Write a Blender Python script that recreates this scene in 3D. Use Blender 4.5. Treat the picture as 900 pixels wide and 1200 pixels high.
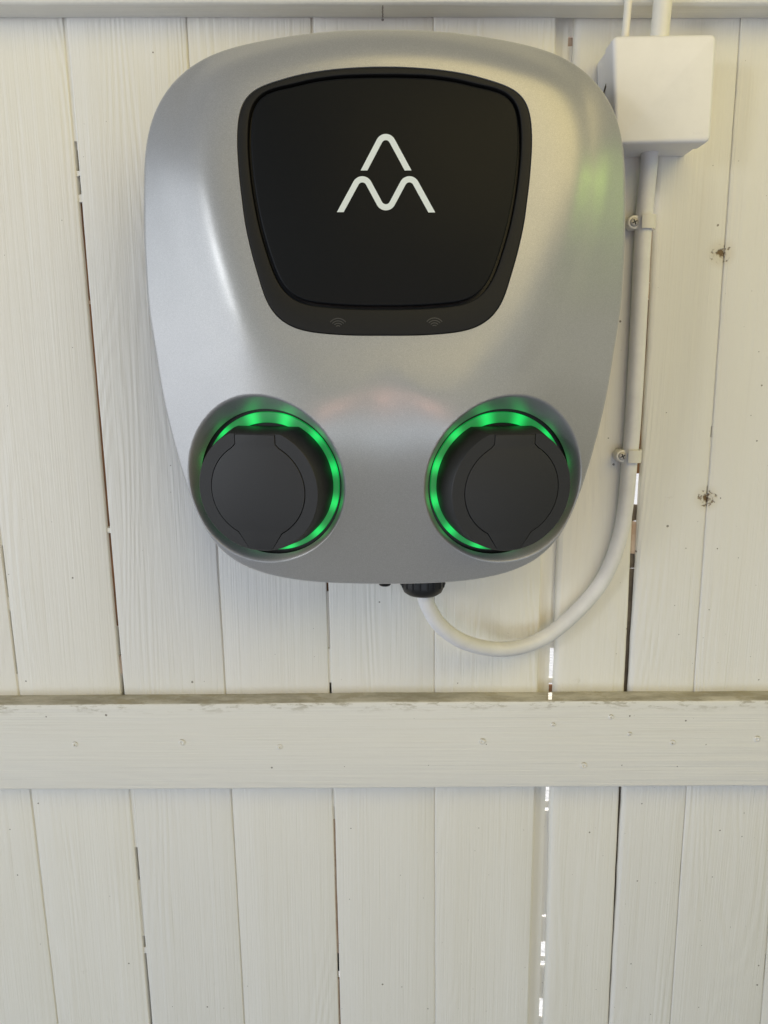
import bpy, math, random
import numpy as np
from mathutils import Vector, Matrix
from mathutils.geometry import delaunay_2d_cdt

for o in list(bpy.data.objects):
    bpy.data.objects.remove(o)
scn = bpy.context.scene
COL = scn.collection
random.seed(7)
R = math.radians

# ------------------------------------------------------------------ camera, sky, sun, lamps, exposure
D, HC, PITCH, F = 0.63, 1.25, R(11.2), 900.0     # distance to the wall, lens height, downward pitch, focal length in photo pixels
cd = bpy.data.cameras.new('camera')
cd.sensor_fit = 'VERTICAL'; cd.sensor_height = 36.0; cd.lens = 36.0 * F / 1200.0
cd.clip_start = 0.02; cd.clip_end = 500
cam = bpy.data.objects.new('camera', cd); COL.objects.link(cam)
cam.location = (0, -D, HC); cam.rotation_euler = (math.pi / 2 - PITCH, 0, 0)
scn.camera = cam

SUN_EL, SUN_AZ = R(38), R(12)                    # the sun stands behind the wall: its front is in open shade
w = bpy.data.worlds.new('World'); scn.world = w; w.use_nodes = True
wn = w.node_tree.nodes; wl = w.node_tree.links
sky = wn.new('ShaderNodeTexSky'); sky.sky_type = 'NISHITA'; sky.sun_disc = False
sky.sun_elevation = SUN_EL; sky.sun_rotation = SUN_AZ
bg = wn['Background']; bg.inputs['Strength'].default_value = 0.06
wl.new(sky.outputs[0], bg.inputs['Color'])

sd = bpy.data.lights.new('sun', 'SUN'); sd.energy = 5.0; sd.angle = R(0.5); sd.color = (1, 0.97, 0.93)
sun = bpy.data.objects.new('sun', sd); COL.objects.link(sun)
sdir = Vector((math.sin(SUN_AZ) * math.cos(SUN_EL), math.cos(SUN_AZ) * math.cos(SUN_EL), math.sin(SUN_EL)))
sun.rotation_euler = sdir.to_track_quat('Z', 'Y').to_euler(); sun.location = sdir * 20

def area(name, loc, target, sx, sy, energy, color):
    l = bpy.data.lights.new(name, 'AREA'); l.shape = 'RECTANGLE'; l.size = sx; l.size_y = sy
    l.energy = energy; l.color = color
    o = bpy.data.objects.new(name, l); COL.objects.link(o); o.location = loc
    o.rotation_euler = (Vector(loc) - Vector(target)).to_track_quat('Z', 'Y').to_euler()
    return o
area('daylight_opening_lamp', (-2.6, -1.25, 1.0), (0, 0, 1.15), 2.1, 2.3, 35, (0.87, 0.92, 1.0))
area('sky_gap_lamp', (-1.62, -1.65, 1.66), (-0.1, 0, 1.28), 0.27, 0.30, 5.2, (0.95, 0.98, 1.0))
area('shelter_bounce_lamp', (0.8, -1.2, 2.25), (0.15, 0, 1.5), 1.9, 1.1, 17.0, (1.0, 0.79, 0.30))
area('low_daylight_lamp', (0.1, -2.0, 0.35), (0, 0, 0.85), 2.6, 0.6, 9, (0.74, 0.86, 1.0))
area('foliage_bounce_lamp', (2.2, -0.68, 1.95), (0.1, 0, 1.3), 0.18, 0.24, 2.0, (0.66, 1.0, 0.12))
area('skin_bounce_lamp', (-0.02, -1.15, 1.10), (0, 0, 1.2), 0.08, 0.12, 0.34, (1.0, 0.45, 0.32))

scn.view_settings.view_transform = 'Standard'; scn.view_settings.look = 'None'
scn.view_settings.exposure = 0.02; scn.view_settings.gamma = 1.0
scn.render.resolution_x = 768; scn.render.resolution_y = 1024

# ------------------------------------------------------------------ photo pixel -> point on a wall-parallel plane
CP, SP = math.cos(PITCH), math.sin(PITCH)
def ray(px, py):
    a = (px - 450) / F; b = (600 - py) / F
    return a, CP + b * SP, -SP + b * CP
def at(px, py, d=0.0):
    x, y, z = ray(px, py); t = (D - d) / y
    return Vector((x * t, -d, HC + z * t))

# ------------------------------------------------------------------ materials
class NT:
    def __init__(s, name):
        s.m = bpy.data.materials.new(name); s.m.use_nodes = True
        s.t = s.m.node_tree; s.b = s.t.nodes['Principled BSDF']
    def n(s, typ, **kw):
        nd = s.t.nodes.new('ShaderNode' + typ)
        for k, v in kw.items():
            setattr(nd, k, v)
        return nd
    def link(s, a, b): s.t.links.new(a, b)
    def val(s, nd, i, v):
        if isinstance(v, bpy.types.NodeSocket): s.link(v, nd.inputs[i])
        else: nd.inputs[i].default_value = v
    def math(s, op, a, b=0.0, c=0.0, clamp=False):
        nd = s.n('Math', operation=op, use_clamp=clamp)
        for i, v in enumerate((a, b, c)): s.val(nd, i, v)
        return nd.outputs[0]
    def pos(s): return s.n('NewGeometry').outputs['Position']
    def mapping(s, vec, scale, loc=(0, 0, 0)):
        nd = s.n('Mapping'); s.link(vec, nd.inputs['Vector'])
        nd.inputs['Scale'].default_value = scale
        s.val(nd, 'Location', loc)
        return nd.outputs[0]
    def noise(s, vec, scale, detail=3.0, rough=0.5, dist=0.0):
        nd = s.n('TexNoise'); s.link(vec, nd.inputs['Vector'])
        nd.inputs['Scale'].default_value = scale; nd.inputs['Detail'].default_value = detail
        nd.inputs['Roughness'].default_value = rough; nd.inputs['Distortion'].default_value = dist
        return nd.outputs['Fac']
    def step(s, v, lo, hi, a=0.0, b=1.0):
        nd = s.n('MapRange', interpolation_type='SMOOTHSTEP'); s.val(nd, 'Value', v)
        for k, x in (('From Min', lo), ('From Max', hi), ('To Min', a), ('To Max', b)): nd.inputs[k].default_value = x
        return nd.outputs[0]
    def mix(s, f, a, b):
        nd = s.n('Mix', data_type='RGBA'); s.val(nd, 0, f)
        for i, v in ((6, a), (7, b)):
            if isinstance(v, bpy.types.NodeSocket): s.link(v, nd.inputs[i])
            else: nd.inputs[i].default_value = (*v, 1)
        return nd.outputs[2]
    def bump(s, h, dist, strength=1.0):
        nd = s.n('Bump'); nd.inputs['Distance'].default_value = dist; nd.inputs['Strength'].default_value = strength
        s.link(h, nd.inputs['Height']); s.link(nd.outputs[0], s.b.inputs['Normal'])
        return nd
    def set(s, **kw):
        for k, v in kw.items():
            k = k.replace('_', ' ')
            if isinstance(v, bpy.types.NodeSocket): s.link(v, s.b.inputs[k])
            else: s.b.inputs[k].default_value = (*v, 1) if isinstance(v, tuple) else v
        return s.m

KNOTS = [at(845, 297), at(828, 584)]

def painted_wood(name, horizontal=False, dirty_top=False, base=(0.81, 0.795, 0.75)):
    s = NT(name); p = s.pos()
    oi = s.n('ObjectInfo').outputs['Random']
    off = s.n('CombineXYZ'); s.link(s.math('MULTIPLY', oi, 37.0), off.inputs[0]); s.link(s.math('MULTIPLY', oi, 11.0), off.inputs[1]); s.link(s.math('MULTIPLY', oi, 23.0), off.inputs[2])
    add = s.n('VectorMath', operation='ADD'); s.link(p, add.inputs[0]); s.link(off.outputs[0], add.inputs[1])
    q = add.outputs[0]
    sc = (lambda x, z: (z, x, x)) if horizontal else (lambda x, z: (x, x, z))
    # growth-ring contours of a stretched noise: cathedral grain showing through the paint
    low = s.noise(s.mapping(q, sc(9, 1.1)), 1.0, 2.0, 0.45, 0.35)
    ring = s.math('SINE', s.math('MULTIPLY', low, 230.0))
    mask = s.step(s.noise(s.mapping(q, sc(14, 2.5)), 1.0, 2.0), 0.40, 0.66)
    fib = s.noise(s.mapping(q, sc(620, 9)), 1.0, 3.0, 0.6)
    fib2 = s.noise(s.mapping(q, sc(190, 3.2)), 1.0, 3.0, 0.6, 0.6)
    brush = s.noise(q, 55.0, 4.0, 0.6)
    h = s.math('MULTIPLY', s.math('MULTIPLY', ring, mask), 0.26)
    h = s.math('ADD', h, s.math('MULTIPLY', fib, 0.75))
    h = s.math('ADD', h, s.math('MULTIPLY', fib2, 1.0))
    h = s.math('ADD', h, s.math('MULTIPLY', brush, 0.55))
    # paint: uneven, slightly yellowed, fly specks, knots bleeding through
    tone = s.noise(s.mapping(q, sc(7, 1.6)), 1.0, 4.0, 0.6)
    c = s.mix(s.step(tone, 0.3, 0.75), base, (base[0] * 0.955, base[1] * 0.945, base[2] * 0.91))
    c = s.mix(s.step(s.noise(s.mapping(q, sc(260, 5)), 1.0, 3.0, 0.6), 0.56, 0.8, 0.0, 0.16), c, (0.55, 0.49, 0.38))
    sx = s.n('SeparateXYZ'); s.link(p, sx.inputs[0]); cx = s.n('CombineXYZ')
    s.link(sx.outputs[0], cx.inputs[0]); s.link(sx.outputs[2], cx.inputs[1])
    hs = s.n('HueSaturation'); s.link(c, hs.inputs['Color']); s.link(s.math('ADD', s.math('MULTIPLY', oi, 0.06), 0.965), hs.inputs['Value']); s.link(s.math('ADD', s.math('MULTIPLY', oi, 0.2), 0.9), hs.inputs['Saturation']); c = hs.outputs[0]
    v = s.n('TexVoronoi', voronoi_dimensions='2D'); s.link(cx.outputs[0], v.inputs['Vector']); v.inputs['Scale'].default_value = 42.0
    sepc = s.n('SeparateColor'); s.link(v.outputs['Color'], sepc.inputs[0])
    size = s.math('MULTIPLY', s.math('POWER', sepc.outputs[0], 3.0), 0.034)
    spk = s.math('LESS_THAN', s.math('ADD', v.outputs['Distance'], s.math('MULTIPLY', s.noise(p, 900.0, 2.0), 0.03)), s.math('ADD', size, 0.024))
    # the specks gather towards the junction box side and thin out elsewhere
    dens = s.step(s.math('ADD', sx.outputs[0], s.math('MULTIPLY', s.noise(p, 5.0, 2.0), 0.3)), 0.1, 0.5, 0.86, 0.55)
    sparse = s.math('GREATER_THAN', sepc.outputs[1], dens)
    spk = s.math('MULTIPLY', spk, sparse)
    c = s.mix(s.math('MULTIPLY', spk, 0.75), c, (0.085, 0.062, 0.038))
    # smudges of grime
    gr = s.step(s.noise(p, 26.0, 6.0, 0.72), 0.67, 0.80, 0.0, 0.35)
    c = s.mix(gr, c, (0.33, 0.28, 0.19))
    kd = 0.0
    for i, k in enumerate(KNOTS):
        dd = s.n('VectorMath', operation='DISTANCE'); s.link(p, dd.inputs[0]); dd.inputs[1].default_value = k
        fall = s.step(dd.outputs['Value'], 0.002, 0.0145, 1.0, 0.0)
        wv = s.math('MULTIPLY', s.math('SUBTRACT', s.noise(p, 260.0, 3.0, 0.6), 0.5), 0.012)
        core = s.step(s.math('ADD', dd.outputs['Value'], wv), 0.0016, 0.0040, 1.0, 0.0)
        rg = s.math('ABSOLUTE', s.math('SUBTRACT', s.math('ADD', dd.outputs['Value'], wv), 0.0062))
        rg = s.math('MULTIPLY', s.step(rg, 0.0004, 0.0017, 1.0, 0.0), s.step(s.noise(p, 170.0 + 30 * i, 2.0), 0.50, 0.60))
        kk = s.math('MAXIMUM', core, s.math('MULTIPLY', rg, 0.8))
        halo = s.step(dd.outputs['Value'], 0.003, 0.014, 0.34, 0.0)
        c = s.mix(halo, c, (0.52, 0.43, 0.26))
        c = s.mix(kk, c, (0.17, 0.11, 0.055))
        kd = s.math('ADD', kd, kk) if i else kk
    h = s.math('SUBTRACT', h, s.math('MULTIPLY', kd, 1.5))
    if dirty_top:
        nz = s.n('SeparateXYZ'); s.link(s.n('NewGeometry').outputs['True Normal'], nz.inputs[0])
        pz = s.n('SeparateXYZ'); s.link(p, pz.inputs[0])
        up = s.step(nz.outputs[2], 0.25, 0.6)
        dn = s.noise(s.mapping(p, (22, 60, 60)), 1.0, 5.0, 0.7)
        dust = s.mix(s.step(dn, 0.35, 0.68), (0.52, 0.49, 0.42), (0.29, 0.265, 0.20))
        c = s.mix(s.math('MULTIPLY', up, s.step(dn, 0.15, 0.4, 0.65, 0.96)), c, dust)
        # grime that has crept over the top arris, broken and uneven
        wear = s.n('Attribute', attribute_name='arris')
        wf = s.math('MULTIPLY', wear.outputs['Fac'], s.step(s.noise(s.mapping(p, (38, 60, 150)), 1.0, 5.0, 0.75), 0.50, 0.62, 0.0, 0.75))
        c = s.mix(wf, c, (0.36, 0.32, 0.23))
    s.bump(h, 0.00046, 1.0)
    ro = s.step(brush, 0.3, 0.7, 0.42, 0.58)
    return s.set(Base_Color=c, Roughness=ro, Specular_IOR_Level=0.35)

def raw_wood(name, a, b):
    s = NT(name); p = s.pos()
    n1 = s.noise(s.mapping(p, (300, 300, 14)), 1.0, 4.0, 0.7)
    n2 = s.noise(s.mapping(p, (20, 20, 30)), 1.0, 4.0, 0.7)
    c = s.mix(s.step(n2, 0.35, 0.65), a, b)
    c = s.mix(s.step(n1, 0.45, 0.7, 0, 0.6), c, (0.06, 0.035, 0.02))
    s.bump(n1, 0.0006)
    return s.set(Base_Color=c, Roughness=0.85, Specular_IOR_Level=0.2)

def plain(name, col, rough, metallic=0.0, spec=0.5, nscale=0.0, ndist=0.0, var=0.0, vscale=30.0):
    s = NT(name); p = s.pos()
    if nscale: s.bump(s.noise(p, nscale, 2.0, 0.6), ndist)
    c = col
    if var:
        f = s.step(s.noise(p, vscale, 5.0, 0.65), 0.3, 0.75)
        c = s.mix(f, col, tuple(max(0, x * (1 - var)) for x in col))
    return s.set(Base_Color=c, Roughness=rough, Metallic=metallic, Specular_IOR_Level=spec)

M = {}
M['plank'] = painted_wood('painted_plank')
M['rail'] = painted_wood('painted_rail', horizontal=True, dirty_top=True)
M['raw'] = raw_wood('bare_wood', (0.30, 0.16, 0.09), (0.20, 0.11, 0.065))
M['rawdark'] = raw_wood('bare_wood_dark', (0.075, 0.05, 0.036), (0.04, 0.028, 0.02))
M['rawgrey'] = raw_wood('weathered_wood', (0.20, 0.17, 0.135), (0.12, 0.10, 0.08))
M['rawlight'] = raw_wood('bare_wood_light', (0.60, 0.49, 0.41), (0.46, 0.33, 0.25))
M['box'] = plain('box_plastic', (0.85, 0.835, 0.83), 0.42, nscale=700, ndist=0.00004, var=0.05, vscale=40)
M['pvc'] = plain('cable_sheath', (0.79, 0.78, 0.775), 0.40, nscale=240, ndist=0.00012, var=0.10, vscale=55)
M['pipe'] = plain('painted_conduit', (0.80, 0.775, 0.70), 0.45, nscale=160, ndist=0.0002, var=0.08)
M['clip'] = plain('clip_plastic', (0.74, 0.72, 0.67), 0.45, var=0.06)
M['screw'] = plain('screw_steel', (0.50, 0.48, 0.45), 0.55, metallic=0.35)
M['screwslot'] = plain('screw_recess', (0.03, 0.028, 0.025), 0.6)
M['black'] = plain('black_plastic', (0.012, 0.012, 0.012), 0.42, nscale=1500, ndist=0.00003)
M['bezel'] = plain('bezel_plastic', (0.0145, 0.0145, 0.0148), 0.52, spec=0.20, nscale=1800, ndist=0.00004)
M['door'] = plain('door_plastic', (0.0076, 0.0082, 0.0092), 0.45, spec=0.12, nscale=1800, ndist=0.00002)
M['socket'] = plain('socket_plastic', (0.024, 0.024, 0.025), 0.52, spec=0.42, nscale=1300, ndist=0.00006)
M['emblem'] = plain('emblem_print', (0.70, 0.77, 0.80), 0.45)
M['icon'] = plain('symbol_print', (0.042, 0.042, 0.042), 0.5)
M['dark'] = plain('back_plastic', (0.03, 0.03, 0.032), 0.55)
M['unseen_floor'] = plain('low_bounce_floor', (0.07, 0.072, 0.078), 0.9, nscale=120, ndist=0.004, var=0.3, vscale=8)
M['ground'] = plain('pale_gravel', (0.76, 0.76, 0.76), 0.9, nscale=40, ndist=0.01, var=0.15, vscale=3)

def silver():
    s = NT('silver_paint'); p = s.pos()
    fl = s.noise(p, 2000.0, 1.0, 0.5)
    peel = s.noise(p, 420.0, 2.0, 0.5)
    c = s.mix(s.step(fl, 0.35, 0.7), (0.375, 0.376, 0.378), (0.45, 0.451, 0.453))
    s.bump(s.math('ADD', s.math('MULTIPLY', fl, 0.4), peel), 0.00002, 1.0)
    return s.set(Base_Color=c, Roughness=s.step(s.noise(p, 60.0, 4.0, 0.6), 0.3, 0.7, 0.29, 0.32), Metallic=0.32, Specular_IOR_Level=0.5)
M['silver'] = silver()

def led_mat(name, centre, u, v):
    """milky light ring: twelve diodes glow through the diffuser"""
    s = NT(name); p = s.pos()
    sub = s.n('VectorMath', operation='SUBTRACT'); s.link(p, sub.inputs[0]); sub.inputs[1].default_value = centre
    def dot(a):
        nd = s.n('VectorMath', operation='DOT_PRODUCT'); s.link(sub.outputs[0], nd.inputs[0]); nd.inputs[1].default_value = a
        return nd.outputs['Value']
    ang = s.math('ARCTAN2', dot(v), dot(u))
    k = s.math('COSINE', s.math('MULTIPLY', s.math('SUBTRACT', ang, R(14)), 12.0))
    k = s.math('ADD', s.math('MULTIPLY', k, 0.5), 0.5)
    k = s.math('POWER', k, 2.2)
    e = s.math('ADD', s.math('MULTIPLY', k, 0.56), 0.20)
    s.link(e, s.b.inputs['Emission Strength'])
    s.b.inputs['Emission Color'].default_value = (0.0, 1.0, 0.15, 1)
    return s.set(Base_Color=(0.06, 0.12, 0.09), Roughness=0.5)

# ------------------------------------------------------------------ object helpers
def put(name, mesh, mat, parent=None, smooth=False):
    o = bpy.data.objects.new(name, mesh); COL.objects.link(o)
    if mat is not None and not mesh.materials: mesh.materials.append(mat)
    if smooth: mesh.polygons.foreach_set('use_smooth', [True] * len(mesh.polygons))
    if parent is not None:
        o.parent = parent; o.matrix_parent_inverse = parent.matrix_basis.inverted()
    return o
def mesh_of(name, v, f):
    m = bpy.data.meshes.new(name); m.from_pydata([tuple(x) for x in v], [], [tuple(x) for x in f]); m.update(); return m
def tag(o, label, cat, group=None):
    o['label'] = label; o['category'] = cat
    if group: o['group'] = group
    return o
def empty(name, loc):
    o = bpy.data.objects.new(name, None); o.empty_display_size = 0.02; COL.objects.link(o); o.location = loc; return o
def autosmooth(mesh, ang=35):
    mesh.polygons.foreach_set('use_smooth', [True] * len(mesh.polygons))
    mesh.set_sharp_from_angle(angle=R(ang))

def inside(poly, pts):
    poly = np.asarray(poly); x, y = pts[:, 0], pts[:, 1]; res = np.zeros(len(pts), bool)
    x1, y1 = poly[:, 0], poly[:, 1]; x2, y2 = np.roll(x1, -1), np.roll(y1, -1)
    for a, b, c, d_ in zip(x1, y1, x2, y2):
        cond = ((b > y) != (d_ > y))
        if b != d_: res ^= cond & (x < (c - a) * (y - b) / (d_ - b) + a)
    return res
def offset_poly(p, dist):
    """positive = inward for a counter-clockwise outline"""
    p = np.asarray(p, float); a = np.roll(p, 1, 0); b = np.roll(p, -1, 0)
    e1 = p - a; e2 = b - p
    n1 = np.stack([-e1[:, 1], e1[:, 0]], 1); n1 /= np.linalg.norm(n1, axis=1)[:, None] + 1e-12
    n2 = np.stack([-e2[:, 1], e2[:, 0]], 1); n2 /= np.linalg.norm(n2, axis=1)[:, None] + 1e-12
    n = n1 + n2; n /= np.linalg.norm(n, axis=1)[:, None] + 1e-12
    c = np.clip((n * n1).sum(1), 0.5, 1)
    return p + n * (dist / c)[:, None]
def ccw(p):
    p = np.asarray(p, float); x, y = p[:, 0], p[:, 1]
    ar = 0.5 * np.sum(x * np.roll(y, -1) - np.roll(x, -1) * y)
    return p if ar > 0 else p[::-1].copy()
def tri_fill(outer, holes=(), extra=()):
    loops = [np.asarray(outer)] + [np.asarray(h) for h in holes]
    pts = []; edges = []
    for lp in loops:
        k = len(pts); n = len(lp)
        pts += [Vector((float(a), float(b))) for a, b in lp]; edges += [(k + i, k + (i + 1) % n) for i in range(n)]
    pts += [Vector((float(a), float(b))) for a, b in extra]
    vo, eo, fo, *_ = delaunay_2d_cdt(pts, edges, [], 0, 1e-7)
    V = np.array([(q.x, q.y) for q in vo]); T = np.array([f for f in fo if len(f) == 3])
    c = V[T].mean(1); ok = inside(outer, c)
    for h in holes: ok &= ~inside(h, c)
    T = T[ok]; a, b, d_ = V[T[:, 0]], V[T[:, 1]], V[T[:, 2]]
    flip = ((b - a)[:, 0] * (d_ - a)[:, 1] - (b - a)[:, 1] * (d_ - a)[:, 0]) < 0
    T[flip] = T[flip][:, ::-1]
    return V, T
def prism(name, outer, back, front, bevel=0.0, holes=(), place=None, mat=None, parent=None, smooth=True, cap_back=False):
    """outline(s) in (u,v) extruded along w; place(u,v,w) -> world"""
    outer = ccw(outer); holes = [ccw(h) for h in holes]
    verts = []; faces = []
    def ring(p, wv):
        k = len(verts); verts.extend([place(a, b, wv) for a, b in p]); return k
    def bridge(k1, k2, n, flip=False):
        for i in range(n):
            j = (i + 1) % n
            q = (k1 + i, k1 + j, k2 + j, k2 + i)
            faces.append(q[::-1] if flip else q)
    n = len(outer); steps = [(0.0, back)]
    if bevel:
        for k in range(4):
            t = k / 3 * math.pi / 2; steps.append((bevel * (1 - math.cos(t)), front - bevel + bevel * math.sin(t)))
    else: steps.append((0.0, front))
    ks = [ring(offset_poly(outer, o_), w_) for o_, w_ in steps]
    for a, b in zip(ks, ks[1:]): bridge(a, b, n)
    fo = offset_poly(outer, steps[-1][0]); fh = []
    for h in holes:
        kh = [ring(offset_poly(h, -o_), w_) for o_, w_ in steps]
        for a, b in zip(kh, kh[1:]): bridge(a, b, len(h), True)
        fh.append(offset_poly(h, -steps[-1][0]))
    V, T = tri_fill(fo, fh)
    k = len(verts); verts.extend([place(a, b, front) for a, b in V]); faces += [(k + a, k + b, k + c) for a, b, c in T]
    if cap_back:
        V, T = tri_fill(outer, holes)
        k = len(verts); verts.extend([place(a, b, back) for a, b in V]); faces += [(k + c, k + b, k + a) for a, b, c in T]
    me = mesh_of(name, verts, faces)
    import bmesh
    bm = bmesh.new(); bm.from_mesh(me); bmesh.ops.remove_doubles(bm, verts=bm.verts, dist=1e-6); bm.to_mesh(me); bm.free()
    if smooth: autosmooth(me, 40)
    return put(name, me, mat, parent)
wallplace = lambda x, z, d: (x, -d, z)

def tube_mesh(name, pts, rads, seg=20, sub=8, caps=True):
    P = [Vector(p) for p in pts]; n = len(P)
    if not hasattr(rads, '__len__'): rads = [rads] * n
    path = []; rr = []
    for i in range(n - 1):
        p0, p1, p2, p3 = P[max(i - 1, 0)], P[i], P[i + 1], P[min(i + 2, n - 1)]
        for k in range(sub):
            t = k / sub
            path.append(0.5 * ((2 * p1) + (p2 - p0) * t + (2 * p0 - 5 * p1 + 4 * p2 - p3) * t * t + (3 * p1 - p0 - 3 * p2 + p3) * t ** 3))
            rr.append(rads[i] * (1 - t) + rads[i + 1] * t)
    path.append(P[-1]); rr.append(rads[-1])
    v = []; f = []
    nrm = None
    for i, p in enumerate(path):
        tg = (path[min(i + 1, len(path) - 1)] - path[max(i - 1, 0)]).normalized()
        if nrm is None: nrm = tg.orthogonal().normalized()
        nrm = (nrm - tg * nrm.dot(tg)).normalized(); bn = tg.cross(nrm)
        for k in range(seg):
            a = 2 * math.pi * k / seg; v.append(p + (nrm * math.cos(a) + bn * math.sin(a)) * rr[i])
    for i in range(len(path) - 1):
        for k in range(seg):
            j = (k + 1) % seg; f.append((i * seg + k, i * seg + j, (i + 1) * seg + j, (i + 1) * seg + k))
    if caps:
        f.append(tuple(range(seg))[::-1]); f.append(tuple((len(path) - 1) * seg + k for k in range(seg)))
    m = mesh_of(name, v, f); autosmooth(m, 50); return m
def lathe_mesh(name, prof, origin, axis, seg=48):
    """prof: (radius, along axis)"""
    ax = Vector(axis).normalized(); u = ax.orthogonal().normalized(); vv = ax.cross(u)
    v = []; f = []
    for r, h in prof:
        for k in range(seg):
            a = 2 * math.pi * k / seg; v.append(Vector(origin) + ax * h + (u * math.cos(a) + vv * math.sin(a)) * r)
    for i in range(len(prof) - 1):
        for k in range(seg):
            j = (k + 1) % seg; f.append((i * seg + k, i * seg + j, (i + 1) * seg + j, (i + 1) * seg + k))
    f.append(tuple(range(seg))[::-1]); f.append(tuple((len(prof) - 1) * seg + k for k in range(seg)))
    m = mesh_of(name, v, f); autosmooth(m, 40); return m

# ------------------------------------------------------------------ ground outside, seen only through the gaps
g = put('ground', mesh_of('ground', [(-60, -60, 0), (60, -60, 0), (60, 60, 0), (-60, 60, 0)], [(0, 1, 2, 3)]), M['ground'])
g['kind'] = 'structure'
fl = put('unseen_floor', mesh_of('unseen_floor', [(-9, -9, 0.004), (9, -9, 0.004), (9, 0.02, 0.004), (-9, 0.02, 0.004)], [(0, 1, 2, 3)]), M['unseen_floor'])  # unseen floor, added dark to cut bounce light on the shell's underside
fl['kind'] = 'structure'

# ------------------------------------------------------------------ plank wall
wall = tag(empty('plank_wall', (0, 0, 0.5)), 'white painted wall of upright timber planks behind the grey charger', 'wall')
ZB, ZT = 0.52, 1.98
def line(p, q):
    a, b = at(*p), at(*q); k = (b.x - a.x) / (b.z - a.z)
    return lambda z: a.x + k * (z - a.z)
def shift(fn, dx, dk=0.0): return lambda z: fn(z) + dx
S1 = line((22, 810), (68, 1200)); S2 = line((75, 15), (177, 1200)); S3 = line((218, 17), (287, 1200))
S4 = line((366, 36), (398, 1200)); S5 = line((508, 20), (510, 1200))
S6L = line((652, 17), (619, 1200)); S6R = line((674, 17), (637, 1200))
S7L = line((760, 240), (713.2, 1200)); S7R = line((768, 240), (714.6, 1200))
S8 = line((868, 20), (785, 1200)); S9 = line((961, 300), (891, 1200))
W = 0.0865
h_ = 0.0004
# (left edge, right edge, face depth, left bevel, right bevel)
B = (0.0011, 0.0009)
planks = [
    (shift(S1, -3 * W), shift(S1, -2 * W - h_), 0.0, B, B),
    (shift(S1, -2 * W), shift(S1, -W - h_), 0.0, B, B),
    (shift(S1, -W), shift(S1, -0.0005), 0.0004, B, B),
    (shift(S1, 0.0005), shift(S2, -0.0015), 0.0, B, B),
    (shift(S2, 0.0015), shift(S3, -h_), 0.0007, B, B),
    (shift(S3, h_), shift(S4, -0.0009), 0.0002, B, B),
    (shift(S4, 0.0009), shift(S5, -h_), 0.0, B, B),
    (shift(S5, h_), S6L, 0.0006, B, (0.0015, 0.0012)),
    (S6R, S7L, -0.0010, (0.0050, 0.0042), (0.0022, 0.0018)),
    (S7R, shift(S8, -h_), 0.0003, (0.0042, 0.0034), B),
    (shift(S8, h_), shift(S9, -h_), 0.0006, B, B),
    (shift(S9, h_), shift(S9, W), 0.0, B, B),
    (shift(S9, W + h_), shift(S9, 2 * W), 0.0, B, B),
    (shift(S9, 2 * W + h_), shift(S9, 3 * W), 0.0, B, B),
]
def wob(seed):
    rs = np.random.RandomState(seed)
    ph = rs.rand(5) * 6.28; am = np.array([0.35, 0.22, 0.16, 0.10, 0.08]) * 0.0011; fr = np.array([9, 23, 61, 140, 310])
    return lambda z: float(np.sum(am * np.sin(fr * z + ph)))
NZ = 130
plank_objs = []
for i, (lf, rf, dep, bl, br) in enumerate(planks):
    wl_, wr_ = wob(i * 2), wob(i * 2 + 1)
    cup = random.uniform(-0.0005, 0.0005)
    v = []; f = []
    for k in range(NZ + 1):
        z = ZB + (ZT - ZB) * k / NZ
        xl = lf(z) + (wl_(z) if bl is not B else 0.35 * wl_(z)); xr = rf(z) + (0.5 * wr_(z) if br is not B else 0.35 * wr_(z))
        prof = [(xl, dep - bl[1] - 0.0014 if bl is not B else -0.019)]
        for t in (0, 0.33, 0.67, 1):
            a = t * math.pi / 2; prof.append((xl + bl[0] * (1 - math.cos(a)), dep - bl[1] * (1 - math.sin(a))))
        for t in (0.25, 0.5, 0.75):
            prof.append((xl + (xr - xl) * t, dep + cup * (1 - (2 * t - 1) ** 2)))
        for t in (1, 0.67, 0.33, 0):
            a = t * math.pi / 2; prof.append((xr - br[0] * (1 - math.cos(a)), dep - br[1] * (1 - math.sin(a))))
        prof.append((xr, -0.019))
        v += [(x, -d_, z) for x, d_ in prof]
    n = 13
    for k in range(NZ):
        for j in range(n - 1):
            f.append((k * n + j, k * n + j + 1, (k + 1) * n + j + 1, (k + 1) * n + j))
        f.append((k * n + n - 1, k * n, (k + 1) * n, (k + 1) * n + n - 1))
    f.append(tuple(range(n))[::-1]); f.append(tuple(NZ * n + j for j in range(n)))
    me = mesh_of('plank', v, f); autosmooth(me, 50)
    plank_objs.append(put('plank', me, M['plank'], wall))

def zpx(y): return at(450, y).z
def strip(name, lf, rf, y0, y1, dfront, thick, mat, parent, ragged=0.0):
    """tongue or paint seen in the joint between two planks, from photo row y0 to y1"""
    z1, z0 = zpx(y0), zpx(y1); n = max(2, int(abs(z1 - z0) / 0.004))
    v = []; f = []
    for k in range(n + 1):
        z = z0 + (z1 - z0) * k / n
        xl, xr = lf(z) - 0.0015, rf(z) + (0.0015 if not ragged else random.uniform(-ragged, 0))
        zr = z + (random.uniform(-0.0012, 0.0012) if k in (0, n) else 0); z += random.uniform(-0.0008, 0.0008) if k in (0, n) else 0
        v += [(xl, -(dfront - thick), z), (xl, -dfront, z), (xr, -dfront, zr), (xr, -(dfront - thick), zr)]
    for k in range(n):
        for j in range(4):
            jj = (j + 1) % 4; f.append((4 * k + j, 4 * k + jj, 4 * k + 4 + jj, 4 * k + 4 + j))
    f.append((3, 2, 1, 0)); f.append(tuple(4 * n + j for j in range(4)))
    me = mesh_of(name, v, f)
    return put(name, me, mat, parent)
TOP, BOT = -260, 1900
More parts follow.
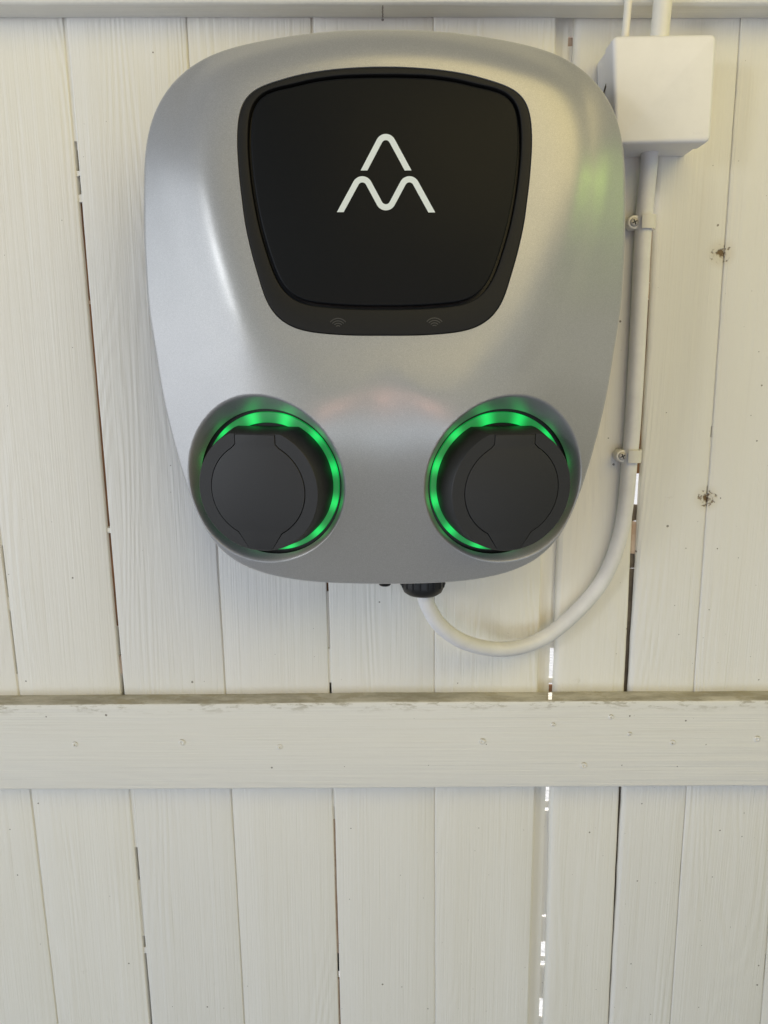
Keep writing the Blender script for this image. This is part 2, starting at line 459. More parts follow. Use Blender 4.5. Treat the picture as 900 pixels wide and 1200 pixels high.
def joint(lf, rf, parent, segs, dz=0.0):
    for y0, y1, kind in segs:
        if kind == 'paint': strip('paint_bead', lf, rf, y0, y1, -0.0012 - dz, 0.002, M['plank'], parent)
        elif kind == 'paintdeep': strip('paint_bead', lf, rf, y0, y1, -0.0030 - dz, 0.002, M['plank'], parent)
        elif kind == 'raw': strip('tongue', lf, rf, y0, y1, -0.0042 - dz, 0.002, M['raw'], parent)
        elif kind == 'rawlight': strip('tongue', lf, rf, y0, y1, -0.0034 - dz, 0.002, M['rawlight'], parent)
        elif kind == 'grey': strip('tongue', lf, lambda z: rf(z) + 0.004, y0, y1, -0.0058, 0.002, M['rawgrey'], parent)
        elif kind == 'deep': strip('tongue', lf, lambda z: rf(z) + 0.006, y0, y1, -0.0120, 0.003, M['rawdark'], parent)
for k in (0, 1, 2): joint(planks[k][1], planks[k + 1][0], plank_objs[k], [(TOP, 640 if k == 2 else BOT, 'paint')] + ([(640, 700, 'deep'), (700, 716, 'paint'), (716, 790, 'deep'), (790, BOT, 'paint')] if k == 2 else []))
joint(planks[3][1], planks[4][0], plank_objs[3], [(TOP, 166, 'paint'), (166, 200, 'deep'), (200, 206, 'paint'), (206, 228, 'deep'), (228, 237, 'paint'), (237, 352, 'raw'), (352, 357, 'rawlight'), (357, 462, 'raw'), (462, 618, 'raw'), (618, 624, 'paint'), (624, 735, 'raw'), (735, 771, 'deep'), (771, 792, 'rawlight'), (792, 870, 'deep'),
    (870, 994, 'paint'), (994, 1034, 'deep'), (1034, 1099, 'paintdeep'), (1099, 1112, 'deep'), (1112, 1118, 'paint'), (1118, BOT, 'deep')])
joint(planks[4][1], planks[5][0], plank_objs[4], [(TOP, BOT, 'paint')])
joint(planks[5][1], planks[6][0], plank_objs[5], [(TOP, 660, 'paint'), (660, 694, 'raw'), (694, 760, 'paintdeep'), (760, 800, 'paint'), (800, 870, 'deep'), (870, 945, 'paint'), (945, 962, 'paintdeep'), (962, 1120, 'rawlight'), (1120, 1150, 'deep'), (1150, BOT, 'rawlight')])
joint(planks[6][1], planks[7][0], plank_objs[6], [(TOP, BOT, 'paint')])
# wide joint: painted tongue of the plank, and a slit to daylight beside it
tg6 = lambda z: S6R(z) - 0.0030
strip('tongue', S6L, tg6, TOP, BOT, -0.0068, 0.0015, M['plank'], plank_objs[7], ragged=0.0004)
joint(lambda z: S6R(z) - 0.0022, lambda z: S6R(z) + 0.0022, plank_objs[8],
      [(TOP, 38, 'paintdeep'), (38, 50, 'rawlight'), (50, 763, 'paintdeep'), (798, 806, 'paintdeep'), (809, 923, 'raw'), (945, 953, 'paintdeep'), (956, 1079, 'paintdeep'), (1081, 1112, 'paintdeep'), (1128, 1134, 'paintdeep'), (1139, 1178, 'paintdeep'), (1199, BOT, 'paintdeep')], 0.0056)
joint(S7L, S7R, plank_objs[9],
      [(TOP, 216, 'raw'), (266, 330, 'rawlight'), (330, 350, 'rawlight'), (350, 556, 'raw'), (592, 612, 'grey'), (612, 650, 'rawlight'), (650, 668, 'grey'), (668, BOT, 'grey')])
joint(planks[9][1], planks[10][0], plank_objs[9], [(TOP, 500, 'paint'), (500, 512, 'deep'), (512, 570, 'paint'), (570, 580, 'deep'), (580, 1010, 'paint'), (1010, 1045, 'deep'), (1045, BOT, 'paint')])
joint(planks[10][1], planks[11][0], plank_objs[10], [(TOP, 1118, 'paint'), (1118, 1150, 'deep'), (1150, BOT, 'paint')])
joint(planks[11][1], planks[12][0], plank_objs[11], [(TOP, BOT, 'paint')])
joint(planks[12][1], planks[13][0], plank_objs[12], [(TOP, BOT, 'paint')])

def board(name, top_px, bot_px, d0, d1, mat, seed, bevel=0.002, x0=-0.62, x1=0.68):
    """horizontal board: photo rows of its front edges at the left and right side of the frame"""
    (ta, tb), (ba, bb) = top_px, bot_px
    T0, T1 = at(0, ta, d1), at(900, tb, d1); B0, B1 = at(0, ba, d1), at(900, bb, d1)
    zt = lambda x: T0.z + (T1.z - T0.z) * (x - T0.x) / (T1.x - T0.x)
    zb = lambda x: B0.z + (B1.z - B0.z) * (x - B0.x) / (B1.x - B0.x)
    w1, w2 = wob(seed), wob(seed + 1); NX = 160; v = []; f = []; arr = []
    for k in range(NX + 1):
        x = x0 + (x1 - x0) * k / NX
        t_, b_ = zt(x) + 0.6 * w1(x * 1.3), zb(x) + 0.4 * w2(x * 1.3)
        prof = [(t_ + 0.0005, d0)]
        for q in (0, 0.33, 0.67, 1):
            a = q * math.pi / 2; prof.append((t_ - bevel * (1 - math.cos(a)), d1 - bevel * (1 - math.sin(a))))
        prof += [(t_ - bevel - 0.004, d1), (t_ - bevel - 0.009, d1), ((t_ + b_) / 2, d1 + 0.0004)]
        for q in (1, 0.67, 0.33, 0):
            a = q * math.pi / 2; prof.append((b_ + bevel * (1 - math.cos(a)), d1 - bevel * (1 - math.sin(a))))
        prof.append((b_, d0))
        v += [(x, -d_, z) for z, d_ in prof]
        arr += [1, 1, 1, 1, 1, 0.55, 0, 0, 0, 0, 0, 0, 0]
    n = 13
    for k in range(NX):
        for j in range(n):
            jj = (j + 1) % n
            f.append((k * n + j, (k + 1) * n + j, (k + 1) * n + jj, k * n + jj)[::-1])
    f.append(tuple(range(n))); f.append(tuple(NX * n + j for j in range(n))[::-1])
    me = mesh_of(name, v, f)
    at_ = me.attributes.new('arris', 'FLOAT', 'POINT'); at_.data.foreach_set('value', arr)
    autosmooth(me, 50)
    import bmesh
    bm = bmesh.new(); bm.from_mesh(me); bmesh.ops.recalc_face_normals(bm, faces=bm.faces); bm.to_mesh(me); bm.free()
    return put(name, me, mat, wall), (zt, zb)
rail, _ = board('rail', (825, 819.5), (926.5, 922), 0.0011, 0.0175, M['rail'], 91)
trim, _ = board('top_trim', (-120, -120), (4, 5), 0.0011, 0.0235, M['rail'], 95, bevel=0.0035)
for k, (px, py, r) in enumerate([(88, 872, .0022), (213, 870, .0026), (328, 875, .0022), (565, 869, .0026), (648, 849, .0016), (716, 840, .0018), (738, 860, .0016), (788, 870, .0022), (887, 866, .0026), (684, 897, .0026)]):
    c = at(px, py, 0.0177)
    m = lathe_mesh('nail', [(r * 1.3, -0.004), (r * 1.25, 0.0001), (r * 0.95, 0.0007), (r * 0.6, 0.0009), (r * 0.3, 0.0005), (r * 0.1, 0.0002)], c, (random.uniform(-.12, .12), -1, random.uniform(-.12, .12)), 14)
    put('nail', m, M['rail'], rail)

# ------------------------------------------------------------------ the charger
CXP = 450.6                                   # photo column of its axis
DE = 0.085                                    # depth of the shell's edge in front of the wall
DA, TA = 0.1255, 0.11                          # front plane: depth at lens height, lean
dplane = lambda z: DA + TA * (HC - z)
def on_front(px, py, off=0.0):
    x, y, z = ray(px, py); t = (D - DA - off) / (y - TA * z)
    return x * t, HC + z * t
AX = at(CXP, 360, DE).x
def sym(half, fn):
    """half outline (offset from the axis, row), top to bottom -> full closed outline in (x, z)"""
    pts = [fn(CXP + a, y) for a, y in half] + [fn(CXP - a, y) for a, y in half[-2:0:-1]]
    return np.array([(p[0], p[-1]) for p in pts])
def resample(P, n):
    P = np.asarray(P); k = len(P); out = []
    for i in range(k):
        p0, p1, p2, p3 = P[i - 1], P[i], P[(i + 1) % k], P[(i + 2) % k]
        t0 = 0; t1 = t0 + np.linalg.norm(p1 - p0) ** .5; t2 = t1 + np.linalg.norm(p2 - p1) ** .5; t3 = t2 + np.linalg.norm(p3 - p2) ** .5
        for t in np.linspace(t1, t2, 40, endpoint=False):
            A1 = (t1 - t) / (t1 - t0) * p0 + (t - t0) / (t1 - t0) * p1; A2 = (t2 - t) / (t2 - t1) * p1 + (t - t1) / (t2 - t1) * p2
            A3 = (t3 - t) / (t3 - t2) * p2 + (t - t2) / (t3 - t2) * p3
            B1 = (t2 - t) / (t2 - t0) * A1 + (t - t0) / (t2 - t0) * A2; B2 = (t3 - t) / (t3 - t1) * A2 + (t - t1) / (t3 - t1) * A3
            out.append((t2 - t) / (t2 - t1) * B1 + (t - t1) / (t2 - t1) * B2)
    out = np.array(out); s = np.r_[0, np.cumsum(np.linalg.norm(np.roll(out, -1, 0) - out, axis=1))]
    q = np.linspace(0, s[-1], n, endpoint=False); oc = np.vstack([out, out[:1]])
    return np.stack([np.interp(q, s, oc[:, 0]), np.interp(q, s, oc[:, 1])], 1)
class Polar:
    """smooth symmetric closed outline r(angle) about a centre on the axis, angle measured from straight down"""
    def __init__(s, poly, zc, K):
        s.zc = zc; d_ = resample(poly, 1440); x = d_[:, 0] - AX; z = d_[:, 1] - zc
        th = np.arctan2(x, -z); r = np.hypot(x, z)
        Amat = np.stack([np.cos(k * th) for k in range(K)], 1)
        s.c = np.linalg.lstsq(Amat, r, rcond=None)[0]; s.K = K
    def r(s, th):
        return sum(s.c[k] * np.cos(k * th) for k in range(s.K))
    def ratio(s, x, z):
        dx = x - AX; dz = z - s.zc; th = np.arctan2(dx, -dz); return np.hypot(dx, dz), s.r(th), th
    def outline(s, n, off=0.0):
        th = np.linspace(0, 2 * math.pi, n, endpoint=False); r = s.r(th)
        p = np.stack([AX + r * np.sin(th), s.zc - r * np.cos(th)], 1)
        p = resample(p[:: max(1, n // 240)], n)
        return ccw(p) if off == 0 else offset_poly(ccw(p), off)
at2 = lambda d_: (lambda px, py: (lambda q: (q.x, q.z))(at(px, py, d_)))
OUT = [(0, 39.0), (60, 40.4), (110, 44.5), (140, 49.0), (187, 59), (215, 71.5), (227.5, 80), (248, 98), (263, 120), (274, 147), (280, 180), (282, 230), (281, 288), (277, 355), (267, 422), (257, 478), (244.5, 527), (232.5, 567), (221, 597), (203, 630), (180, 653), (153, 667), (113, 677.5), (73, 682), (35, 683.5), (0, 684)]
PAN = [(0, 77), (54.5, 79.5), (98, 86), (140, 98.5), (158.5, 109), (168.5, 125), (173, 148), (172.5, 188), (168.5, 229), (162.5, 270), (149.5, 321), (136.5, 357), (120.5, 376), (97, 387), (54.5, 392.5), (0, 393.5)]
DOR = [(0, 90.5), (63, 93), (107, 101.5), (139, 111), (150, 121.5), (155.5, 139.5), (156.5, 175.5), (153, 213.5), (147, 249.5), (139.5, 280), (122.5, 327), (107.5, 345), (90.5, 352.5), (54.5, 357), (0, 358.5)]
P_out = Polar(sym(OUT, at2(DE - 0.0022)), at(CXP, 360, DE).z, 22)
P_pan = Polar(sym(PAN, on_front), on_front(CXP, 225)[1], 26)
P_dor = Polar(sym(DOR, on_front), on_front(CXP, 218)[1], 26)

# sockets: circular wells whose axes splay outwards and a little down
SOCK = []
for sgn, (px, py) in ((-1, (316.5, 566)), (1, (585.5, 566))):
    c = at(px, py, 0.087); c.x = AX + sgn * 0.0829 if False else c.x
    ax = Vector((sgn * math.sin(R(13)), -1.0, -math.sin(R(4)))).normalized()
    vz = (Vector((0, 0, 1)) - ax * ax.z).normalized(); ux = vz.cross(ax) * -1
    ux = ax.cross(vz) * -1
    if ux.x < 0: ux = -ux
    SOCK.append((c, ax, ux, vz))
R0, KC, KV = 0.0530, 0.37, 0.08                         # well radius at the light ring, flare

def smin(a, b, k):
    h = np.clip(0.5 + 0.5 * (b - a) / k, 0, 1)
    return b * (1 - h) + a * h - k * h * (1 - h)
def well(x, z, s):
    c, a, u, v = s; sg = 1 if c.x > AX else -1
    lo = np.zeros_like(x); hi = np.full_like(x, 0.6)
    for _ in range(44):
        m = 0.5 * (lo + hi); rx, ry, rz = x - c.x, -m - c.y, z - c.z
        t = rx * a.x + ry * a.y + rz * a.z
        rho = np.sqrt((rx - t * a.x) ** 2 + (ry - t * a.y) ** 2 + (rz - t * a.z) ** 2)
        rr_ = np.maximum(rho, 1e-6); inn = -sg * (rx * u.x + ry * u.y + rz * u.z) / rr_; upw = (rx * v.x + ry * v.y + rz * v.z) / rr_
        kc = KC + 0.09 * inn + 0.06 * upw ** 2 + 0.10 * np.maximum(0, -upw) ** 2 - KV * np.maximum(0, -0.8 * inn - 0.6 * upw) ** 2
        g_ = rho - R0 - kc * t > 0
        lo = np.where(g_, m, lo); hi = np.where(g_, hi, m)
    return 0.5 * (lo + hi)
EDGE = 0.0022
def height(x, z, edge=True, wells=True):
    r, Ro, th = P_out.ratio(x, z); vdn = np.cos(th)
    e = np.maximum(Ro - r, 0)
    slope = 0.57 + 0.09 * np.maximum(-vdn, 0) ** 2 - 0.20 * np.maximum(vdn, 0) ** 2
    flank = DE + slope * e
    front = dplane(z)
    h = smin(front, flank, 0.020)
    rp, Rp, _ = P_pan.ratio(x, z)
    q = np.clip((rp - Rp) / 0.042, 0, 1); q = q * q * (3 - 2 * q)
    h = (dplane(z) - 0.0012) * (1 - q) + h * q
    if wells:
        for s in SOCK: h = smin(h, well(x, z, s), 0.0036)
    if edge:
        ee = np.clip(e, 0, EDGE); h = h - (EDGE - np.sqrt(np.maximum(EDGE ** 2 - (EDGE - ee) ** 2, 0))) * 0.9
    return h
def grads(x, z):
    d_ = 1e-5
    gx = (height(x + d_, z) - height(x - d_, z)) / (2 * d_); gz = (height(x, z + d_) - height(x, z - d_)) / (2 * d_)
    n = np.stack([-gx, -np.ones_like(gx), -gz], 1); return n / np.linalg.norm(n, axis=1)[:, None]

def build_shell(parent):
    loops = []
    outer = P_out.outline(480)
    pan = P_pan.outline(300)
    foot = []
    for c, a, u, v in SOCK:
        th = np.linspace(0, 2 * math.pi, 200, endpoint=False)
        foot.append(ccw(np.array([(c.x + R0 * (math.cos(t) * u.x + math.sin(t) * v.x), c.z + R0 * (math.cos(t) * u.z + math.sin(t) * v.z)) for t in th])))
    extra = []
    cen = np.array([AX, P_out.zc])
    for e in (0.00012, 0.0004, 0.0008, 0.0013, 0.0019, 0.0026, 0.0042, 0.006):
        d_ = outer - cen; L = np.linalg.norm(d_, axis=1)[:, None]; extra.append(outer - d_ / L * e)
    for e in (0.001, 0.0025, 0.0045, 0.007, 0.010, 0.013, 0.016, 0.019, 0.022, 0.025, 0.028): extra.append(offset_poly(pan, -e))
    for fp in foot:
        for e in np.r_[np.arange(0.0007, 0.016, 0.0007), 0.017, 0.019, 0.0215]: extra.append(offset_poly(fp, -e))
    near = np.vstack([outer, pan] + foot + extra)
    gx, gz = np.meshgrid(np.arange(outer[:, 0].min(), outer[:, 0].max(), 0.0032), np.arange(outer[:, 1].min(), outer[:, 1].max(), 0.0032))
    grid = np.stack([gx.ravel(), gz.ravel()], 1) + np.random.RandomState(3).uniform(-2e-4, 2e-4, (gx.size, 2))
    # drop grid points that crowd the rings
    cell = {}
    for p in near: cell[(int(p[0] // 0.0016), int(p[1] // 0.0016))] = 1
    keep = [p for p in grid if not any((int(p[0] // 0.0016) + i, int(p[1] // 0.0016) + j) in cell for i in (-1, 0, 1) for j in (-1, 0, 1))]
    ex = np.vstack(extra); r, Ro, _ = P_out.ratio(ex[:, 0], ex[:, 1])
    ok = (Ro - r > 5e-5)
    rp, Rp, _ = P_pan.ratio(ex[:, 0], ex[:, 1]); ok &= rp > Rp
    for fp in foot: ok &= ~inside(fp, ex)
    ex = ex[ok]
    # a ring point of one family may land on top of another's: keep one per tiny cell
    seen = set(); out = []
    for p in ex:
        k = (round(p[0] / 0.00028), round(p[1] / 0.00028))
        if k in seen: continue
        seen.add(k); out.append(p)
    V, T = tri_fill(outer, [pan] + foot, np.vstack([np.array(out), np.array(keep)]))
    h = height(V[:, 0], V[:, 1]); N = grads(V[:, 0], V[:, 1])
    verts = [(x, -d_, z) for (x, z), d_ in zip(V, h)]
    faces = [tuple(t) for t in T]
    nrm = [tuple(n) for n in N]
    # side wall of the shell, going back from its edge
    n = len(outer); ho = height(outer[:, 0], outer[:, 1])
    on = offset_poly(outer, 1.0) - outer; on = -on / np.linalg.norm(on, axis=1)[:, None]
    for back, inn in ((0.0, 0.0), (0.012, 0.0006), (0.034, 0.004)):
        q = outer - on * inn
        verts += [(x, -(d_ - back), z) for (x, z), d_ in zip(q, ho)]; nrm += [(a, 0.12, b) for a, b in on]
    k0 = len(verts) - 3 * n
    for r_ in range(2):
        for i in range(n):
            j = (i + 1) % n; a = k0 + r_ * n
            faces.append((a + j, a + i, a + n + i, a + n + j)[::-1])
    # rim of the panel opening
    n = len(pan); k0 = len(verts); hp = height(pan[:, 0], pan[:, 1])
    pn = offset_poly(pan, 1.0) - pan
    for back in (0, 0.006):
        verts += [(x, -(d_ - back), z) for (x, z), d_ in zip(pan, hp)]; nrm += [(a, -0.3, b) for a, b in pn]
    for i in range(n):
        j = (i + 1) % n; faces.append((k0 + i, k0 + j, k0 + n + j, k0 + n + i))
    me = mesh_of('shell', verts, faces)
    me.polygons.foreach_set('use_smooth', [True] * len(me.polygons))
    me.normals_split_custom_set_from_vertices([Vector(q).normalized() for q in nrm])
    return put('shell', me, M['silver'], parent)

charger = tag(empty('wall_charger', (AX, 0, at(CXP, 684, DE).z)), 'silver grey wall charger with black front panel and two green lit sockets', 'charger')
shell = build_shell(charger)
ob = P_out.outline(160)
zc_ = P_out.zc
body = cen_body = np.stack([(ob[:, 0] - AX) * 0.86 + AX, (ob[:, 1] - zc_) * 0.86 + zc_], 1)
prism('back_body', body, 0.0012, 0.055, 0.003, place=wallplace, mat=M['dark'], parent=charger, cap_back=True)

front_place = lambda x, z, w_: (x, -(dplane(z) + w_), z)
pan_in = P_pan.outline(300, 0.0004); dor = P_dor.outline(300)
bezel = prism('bezel', pan_in, -0.010, -0.0012, 0.0008, [offset_poly(dor, -0.0022)], place=front_place, mat=M['bezel'], parent=charger)
prism('panel_recess', offset_poly(pan_in, 0.001), -0.012, -0.0085, 0.0, place=front_place, mat=M['black'], parent=charger)
door = prism('door', dor, -0.008, 0.0004, 0.0013, place=front_place, mat=M['door'], parent=charger)

def stroke(pts, wid, rad, cut=True):
    """constant-width line with rounded corners; its ends are cut level"""
    P = [np.array(p, float) for p in pts]; cl = [P[0]]
    for a, b, c in zip(P, P[1:], P[2:]):
        d1 = (a - b) / np.linalg.norm(a - b); d2 = (c - b) / np.linalg.norm(c - b)
        half = math.acos(np.clip(d1 @ d2, -1, 1)) / 2; L = rad / math.tan(half)
        cen = b + (d1 + d2) / np.linalg.norm(d1 + d2) * (rad / math.sin(half))
        s, e = b + d1 * L, b + d2 * L
        a0 = math.atan2(*(s - cen)[::-1]); a1 = math.atan2(*(e - cen)[::-1])
        da = (a1 - a0 + math.pi) % (2 * math.pi) - math.pi
        for k in range(13): t = a0 + da * k / 12; cl.append(cen + rad * np.array([math.cos(t), math.sin(t)]))
    cl.append(P[-1]); cl = np.array(cl); n = len(cl); Ls = []; Rs = []
    for i in range(n):
        t = cl[min(i + 1, n - 1)] - cl[max(i - 1, 0)]; t = t / np.linalg.norm(t); nn = np.array([-t[1], t[0]])
        if i in (0, n - 1) and cut:
            hx = wid / 2 / abs(t[1]); sg = 1 if nn[0] > 0 else -1
            Ls.append(cl[i] + np.array([sg * hx, 0])); Rs.append(cl[i] - np.array([sg * hx, 0]))
        else: Ls.append(cl[i] + nn * wid / 2); Rs.append(cl[i] - nn * wid / 2)
    return np.array(Ls), np.array(Rs)
def ribbon(name, L, Rr, place, w0, w1, mat, parent):
    v = []; f = []; n = len(L)
    for i in range(n): v += [place(*L[i], w0), place(*L[i], w1), place(*Rr[i], w1), place(*Rr[i], w0)]
    for i in range(n - 1):
        for j in range(4):
            jj = (j + 1) % 4; f.append((4 * i + j, 4 * i + jj, 4 * i + 4 + jj, 4 * i + 4 + j))
    f.append((3, 2, 1, 0)); f.append(tuple(4 * (n - 1) + j for j in range(4)))
    me = mesh_of(name, v, f)
    import bmesh
    bm = bmesh.new(); bm.from_mesh(me); bmesh.ops.recalc_face_normals(bm, faces=bm.faces); bm.to_mesh(me); bm.free()
    return put(name, me, mat, parent)
fp = lambda px, py: on_front(px, py, 0.0004)
mpp = (fp(500, 200)[0] - fp(400, 200)[0]) / 100
for pts in ([(426.6, 199.8), (452.0, 151.2), (478.2, 199.8)], [(398.8, 248.6), (424.6, 201.0), (452.2, 252.3), (479.6, 201.0), (506.0, 249.0)]):
    L, Rr = stroke([fp(*p) for p in pts], 6.9 * mpp, 8.5 * mpp)
    ribbon('emblem', L, Rr, front_place, 0.0002, 0.00062, M['emblem'], door)
for cx, cy in ((396, 384.5), (509.3, 384.0)):
    for rr_, hw in ((11.5, 52), (8.6, 50), (5.8, 48), (3.0, 46)):
        pts = [(cx + rr_ * math.sin(R(t)), cy - rr_ * math.cos(R(t))) for t in np.linspace(-hw, hw, 13)]
        q = np.array([on_front(*p) for p in pts]); cc = np.array(on_front(cx, cy))
        d_ = (q - cc) / np.linalg.norm(q - cc, axis=1)[:, None]
        ribbon('contactless_symbol', q + d_ * 0.55 * mpp, q - d_ * 0.55 * mpp, front_place, -0.0016, -0.0010, M['icon'], bezel)

def arc(cx, cy, r, a0, a1, n):
    return [(cx + r * math.cos(R(a)), cy + r * math.sin(R(a))) for a in np.linspace(a0, a1, n)]
for c, a, u, v in SOCK:
    place = lambda x, y, w_, c=c, a=a, u=u, v=v: tuple(c + u * x + v * y + a * w_)
    # flange: a drum with its top cut flat for the hinge, tapering to its face
    def flange(r, flat, n=120):
        b = math.degrees(math.asin(flat / r)); return np.array(arc(0, 0, r, 180 - b, 360 + b, n))
    LF = 0.0238
    lr, nk = 0.0338, 0.0142
    aN = math.degrees(math.acos((nk + 0.0028) / lr)); yN = lr * math.sin(R(aN))
    FR, FL = 0.0430, 0.0391
    aB = 62.0
    lid = [(nk, FL - 0.0004), (nk, yN + 0.0030)] + arc(0, 0, lr, aN, -aB, 40) + [(0.0085, -0.0421), (-0.0085, -0.0421)] + arc(0, 0, lr, 180 + aB, 180 - aN, 40) + [(-nk, yN + 0.0030), (-nk, FL - 0.0004)]
    lid = ccw(np.array(lid))
    o0 = flange(0.0464, 0.0405); o1 = flange(FR + 0.0005, FL + 0.0004); o2 = flange(FR, FL)
    vv = []; ff = []; n = len(o0)
    for o_, w_ in ((o0, -0.004), (o0, 0.004), (o1, LF - 0.0006), (o2, LF)): vv += [place(x, y, w_) for x, y in o_]
    for k in range(3):
        for i in range(n): j = (i + 1) % n; ff.append((k * n + i, k * n + j, (k + 1) * n + j, (k + 1) * n + i))
    hole = offset_poly(lid, -0.00055)
    # the lid's outline reaches the rim at hinge and tab: keep the hole within the face
    hole = np.array([(x, min(max(y, -math.sqrt(max((FR - 0.0004) ** 2 - x * x, 0))), FL - 0.0002)) for x, y in hole])
    V, T = tri_fill(ccw(o2), [hole]); k = len(vv)
    vv += [place(x, y, LF) for x, y in V]; ff += [(k + p, k + q, k + r_) for p, q, r_ in T]
    k = len(vv); n = len(hole)
    for w_ in (LF, LF - 0.004): vv += [place(x, y, w_) for x, y in hole]
    for i in range(n): j = (i + 1) % n; ff.append((k + j, k + i, k + n + i, k + n + j))
    V, T = tri_fill(ccw(o2)); k = len(vv)
    vv += [place(x, y, LF - 0.0038) for x, y in V]; ff += [(k + p, k + q, k + r_) for p, q, r_ in T]
    me = mesh_of('socket', vv, ff); autosmooth(me, 40)
    so = put('socket', me, M['socket'], charger)
    lid_o = np.array([(x, max(y, -math.sqrt(max((FR - 0.0002) ** 2 - x * x, 0)))) for x, y in lid])
    prism('socket_lid', lid_o, LF - 0.0035, LF + 0.0003, 0.0003, place=place, mat=M['socket'], parent=so)
    ring = np.array(arc(0, 0, R0 - 0.0024, 0, 357, 120)); hol = np.array(arc(0, 0, 0.043, 0, 357, 120))
    prism('light_ring', ring, -0.005, -0.0024, 0.0005, [hol], place=place, mat=led_mat('light_ring_glow', c, u, v), parent=so)
    prism('socket_recess', np.array(arc(0, 0, R0 + 0.002, 0, 355, 72)), -0.009, -0.0045, 0.0, place=place, mat=M['black'], parent=so)
# cable gland and drain plug under the body
gc = at(495.5, 683, 0.052)
gp = [(0.0135, 0.03), (0.0168, 0.028), (0.0170, 0.0), (0.0165, -0.003), (0.0150, -0.0065), (0.0122, -0.0085), (0.0080, -0.0092), (0.0062, -0.0095)]
gl = put('cable_gland', lathe_mesh('cable_gland', [(r, -h) for r, h in gp], gc, (0, 0, -1), 40), M['black'], charger)
for k in range(18):
    t = 2 * math.pi * k / 18; q = gc + Vector((math.cos(t), math.sin(t), 0)) * 0.0168
    put('grip_rib', lathe_mesh('grip_rib', [(0.0009, -0.022), (0.0009, 0.001), (0.0003, 0.0022)], q, (0, 0, -1), 8), M['black'], gl)
pc = at(451, 684, 0.060)
put('drain_plug', lathe_mesh('drain_plug', [(0.0048, -0.03), (0.0048, 0.0), (0.0040, 0.0012), (0.0018, 0.0016)], pc, (0, 0, -1), 24), M['black'], charger)

# ------------------------------------------------------------------ cable, clips, junction box, conduit
CR = 0.0063
path = [(496, 672, .052), (496.5, 692, .052), (502, 711, .050), (516, 733, .046), (540, 750.5, .038), (570, 759.5, .029), (600, 760, .021), (630, 751, .0145), (656, 734.5, .0105), (686, 706, .0085), (708, 677, .0078), (724, 638, .0075), (732.5, 597, .0072), (737.5, 543, .0070), (742, 490, .0070), (747.2, 400, .0070), (752.2, 300, .0072), (755.8, 242, .0078), (760.5, 195, .0100), (762, 170, .0120)]
cable = put('power_cable', tube_mesh('power_cable', [at(*p) for p in path], CR, 24, 8), M['pvc'])
tag(cable, 'white round cable looping from the charger gland up to the junction box', 'cable')

def clip(px, py, sx, label):
    """P-clip: eyelet with a cross-head screw on the left, strap over the cable"""
    cc = at(px, py, 0.0072); base = empty('cable_clip', (cc.x, 0, cc.z))
    tag(base, label, 'clip', 'white clips holding the cable')
    hw = 0.0051; rad = CR + 0.0012
    sc = at(sx - 1.0, py, 0.0115)
    off = sc.x - cc.x
    prof = [(off - 0.0002, 0.0042)]
    # strap profile in the horizontal plane: foot, then over the cable and down its right side
    pr = [] + [(rad * math.cos(R(t)), 0.0072 + rad * math.sin(R(t))) for t in np.linspace(118, 6, 16)] + [(rad, 0.0012)]
    th = 0.0012; v = []; f = []
    P = np.array(pr)
    tg = np.gradient(P, axis=0); nn = np.stack([tg[:, 1], -tg[:, 0]], 1); nn /= np.linalg.norm(nn, axis=1)[:, None]
    for p, q in zip(P, P - nn * th):
        for (x, d_), z in ((p, -hw), (p, hw), (q, hw), (q, -hw)): v.append((cc.x + x, -max(d_, 0.0006), cc.z + z))
    n = len(P)
    for i in range(n - 1):
        for j in range(4): jj = (j + 1) % 4; f.append((4 * i + j, 4 * i + jj, 4 * i + 4 + jj, 4 * i + 4 + j))
    f.append((3, 2, 1, 0)); f.append(tuple(4 * (n - 1) + j for j in range(4)))
    me = mesh_of('strap', v, f)
    import bmesh
    bm = bmesh.new(); bm.from_mesh(me); bmesh.ops.recalc_face_normals(bm, faces=bm.faces); bm.to_mesh(me); bm.free(); autosmooth(me, 40)
    put('strap', me, M['clip'], base)
    foot = np.array([(cc.x - 0.0030, cc.z - hw)] + [(cc.x - 0.0030, cc.z + hw)] + [(sc.x + hw * math.cos(R(t)), cc.z + hw * math.sin(R(t))) for t in np.linspace(90, 270, 20)])
    prism('foot', foot, 0.0008, 0.0102, 0.0012, place=wallplace, mat=M['clip'], parent=base)
    s = put('screw', lathe_mesh('screw', [(0.0034, 0.0), (0.0034, 0.0003), (0.0029, 0.0010), (0.0016, 0.00135)], (sc.x, -0.0101, cc.z), (0, -1, 0), 28), M['screw'], base)
    for rot in (25, 115):
        dx, dz = math.cos(R(rot)), math.sin(R(rot)); a_, b_ = 0.0021, 0.00042
        q = np.array([(sc.x + dx * p - dz * t, cc.z + dz * p + dx * t) for p, t in ((-a_, -b_), (a_, -b_), (a_, b_), (-a_, b_))])
        prism('cross_slot', q, 0.0106, 0.01168 + (0.00001 if rot > 90 else 0), 0.0, place=wallplace, mat=M['screwslot'], parent=s, smooth=False)
clip(754.6, 261, 745.0, 'white clip with cross head screw on the cable nearer the junction box')
clip(738.6, 534, 731.0, 'white clip with cross head screw on the cable above its loop')

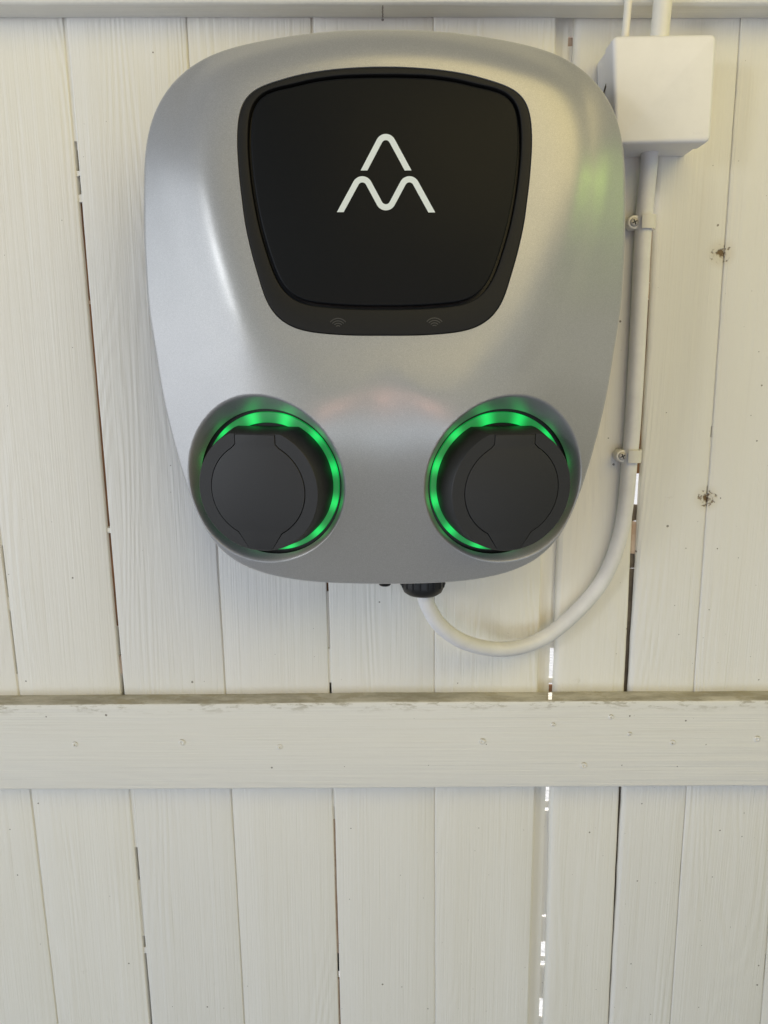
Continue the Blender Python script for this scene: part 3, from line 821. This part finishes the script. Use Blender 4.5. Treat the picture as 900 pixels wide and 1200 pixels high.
# junction box from its front corners
BD = 0.044
cor = [at(717.5, 41.5, BD), at(840.5, 39.3, BD), at(833, 166.5, BD), at(721.0, 168.5, BD)]
jb = empty('junction_box', (sum(q.x for q in cor) / 4, 0, cor[2].z)); tag(jb, 'square white plastic junction box fixed to the planks beside the charger', 'junction box')
def rounded(poly, rad, n=7):
    P = [np.array((q.x, q.z)) for q in poly]; out = []
    for i in range(4):
        a, b, c = P[i - 1], P[i], P[(i + 1) % 4]; d1 = (a - b) / np.linalg.norm(a - b); d2 = (c - b) / np.linalg.norm(c - b)
        half = math.acos(d1 @ d2) / 2; L = rad / math.tan(half); cen = b + (d1 + d2) / np.linalg.norm(d1 + d2) * rad / math.sin(half)
        s, e = b + d1 * L, b + d2 * L; a0 = math.atan2(*(s - cen)[::-1]); a1 = math.atan2(*(e - cen)[::-1]); da = (a1 - a0 + math.pi) % (2 * math.pi) - math.pi
        out += [cen + rad * np.array([math.cos(a0 + da * k / n), math.sin(a0 + da * k / n)]) for k in range(n + 1)]
    return ccw(np.array(out))
op = rounded(cor, 0.0042)
prism('lid', op, 0.0262, BD, 0.0026, place=wallplace, mat=M['box'], parent=jb, cap_back=True)
prism('base', offset_poly(op, 0.0012), 0.0012, 0.0266, 0.0003, place=wallplace, mat=M['box'], parent=jb, cap_back=True)
# lid catch on the side that faces the charger
xl = (cor[0].x * 0.55 + cor[3].x * 0.45)
lz = at(706.5, 101, 0.03).z
put('catch', tube_mesh('catch', [(xl + 0.0004, -0.016, lz - 0.0042), (xl - 0.0002, -0.021, lz), (xl + 0.0004, -0.027, lz + 0.0052)], 0.0006, 8, 4), M['rawgrey'], jb)
# moulded marks at the lid's lower corner
for k in range(5):
    a0 = at(812 + k * 2.6, 156.6 - 0.05 * k, BD)
    q = np.array([(a0.x, a0.z), (a0.x + 0.0011, a0.z), (a0.x + 0.0011, a0.z + 0.0011), (a0.x, a0.z + 0.0011)])
    prism('moulded_mark', q, BD - 0.001, BD + 0.00012, 0.0, place=wallplace, mat=M['box'], parent=jb, smooth=False)

pipe = put('conduit_pipe', tube_mesh('conduit_pipe', [at(772.3, 48, .0345), at(777, 0, .0345), at(783, -60, .0345), at(797, -200, .0345)], 0.0064, 24, 6), M['pipe'])
tag(pipe, 'thick cream painted conduit rising from the top of the junction box', 'pipe')
thin = put('thin_cable', tube_mesh('thin_cable', [at(732.0, 48, .0290), at(736.5, 0, .0290), at(742, -60, .0290), at(755, -200, .0290)], 0.0027, 16, 6), M['pipe'])
tag(thin, 'thin cream painted cable rising beside the conduit above the junction box', 'cable')
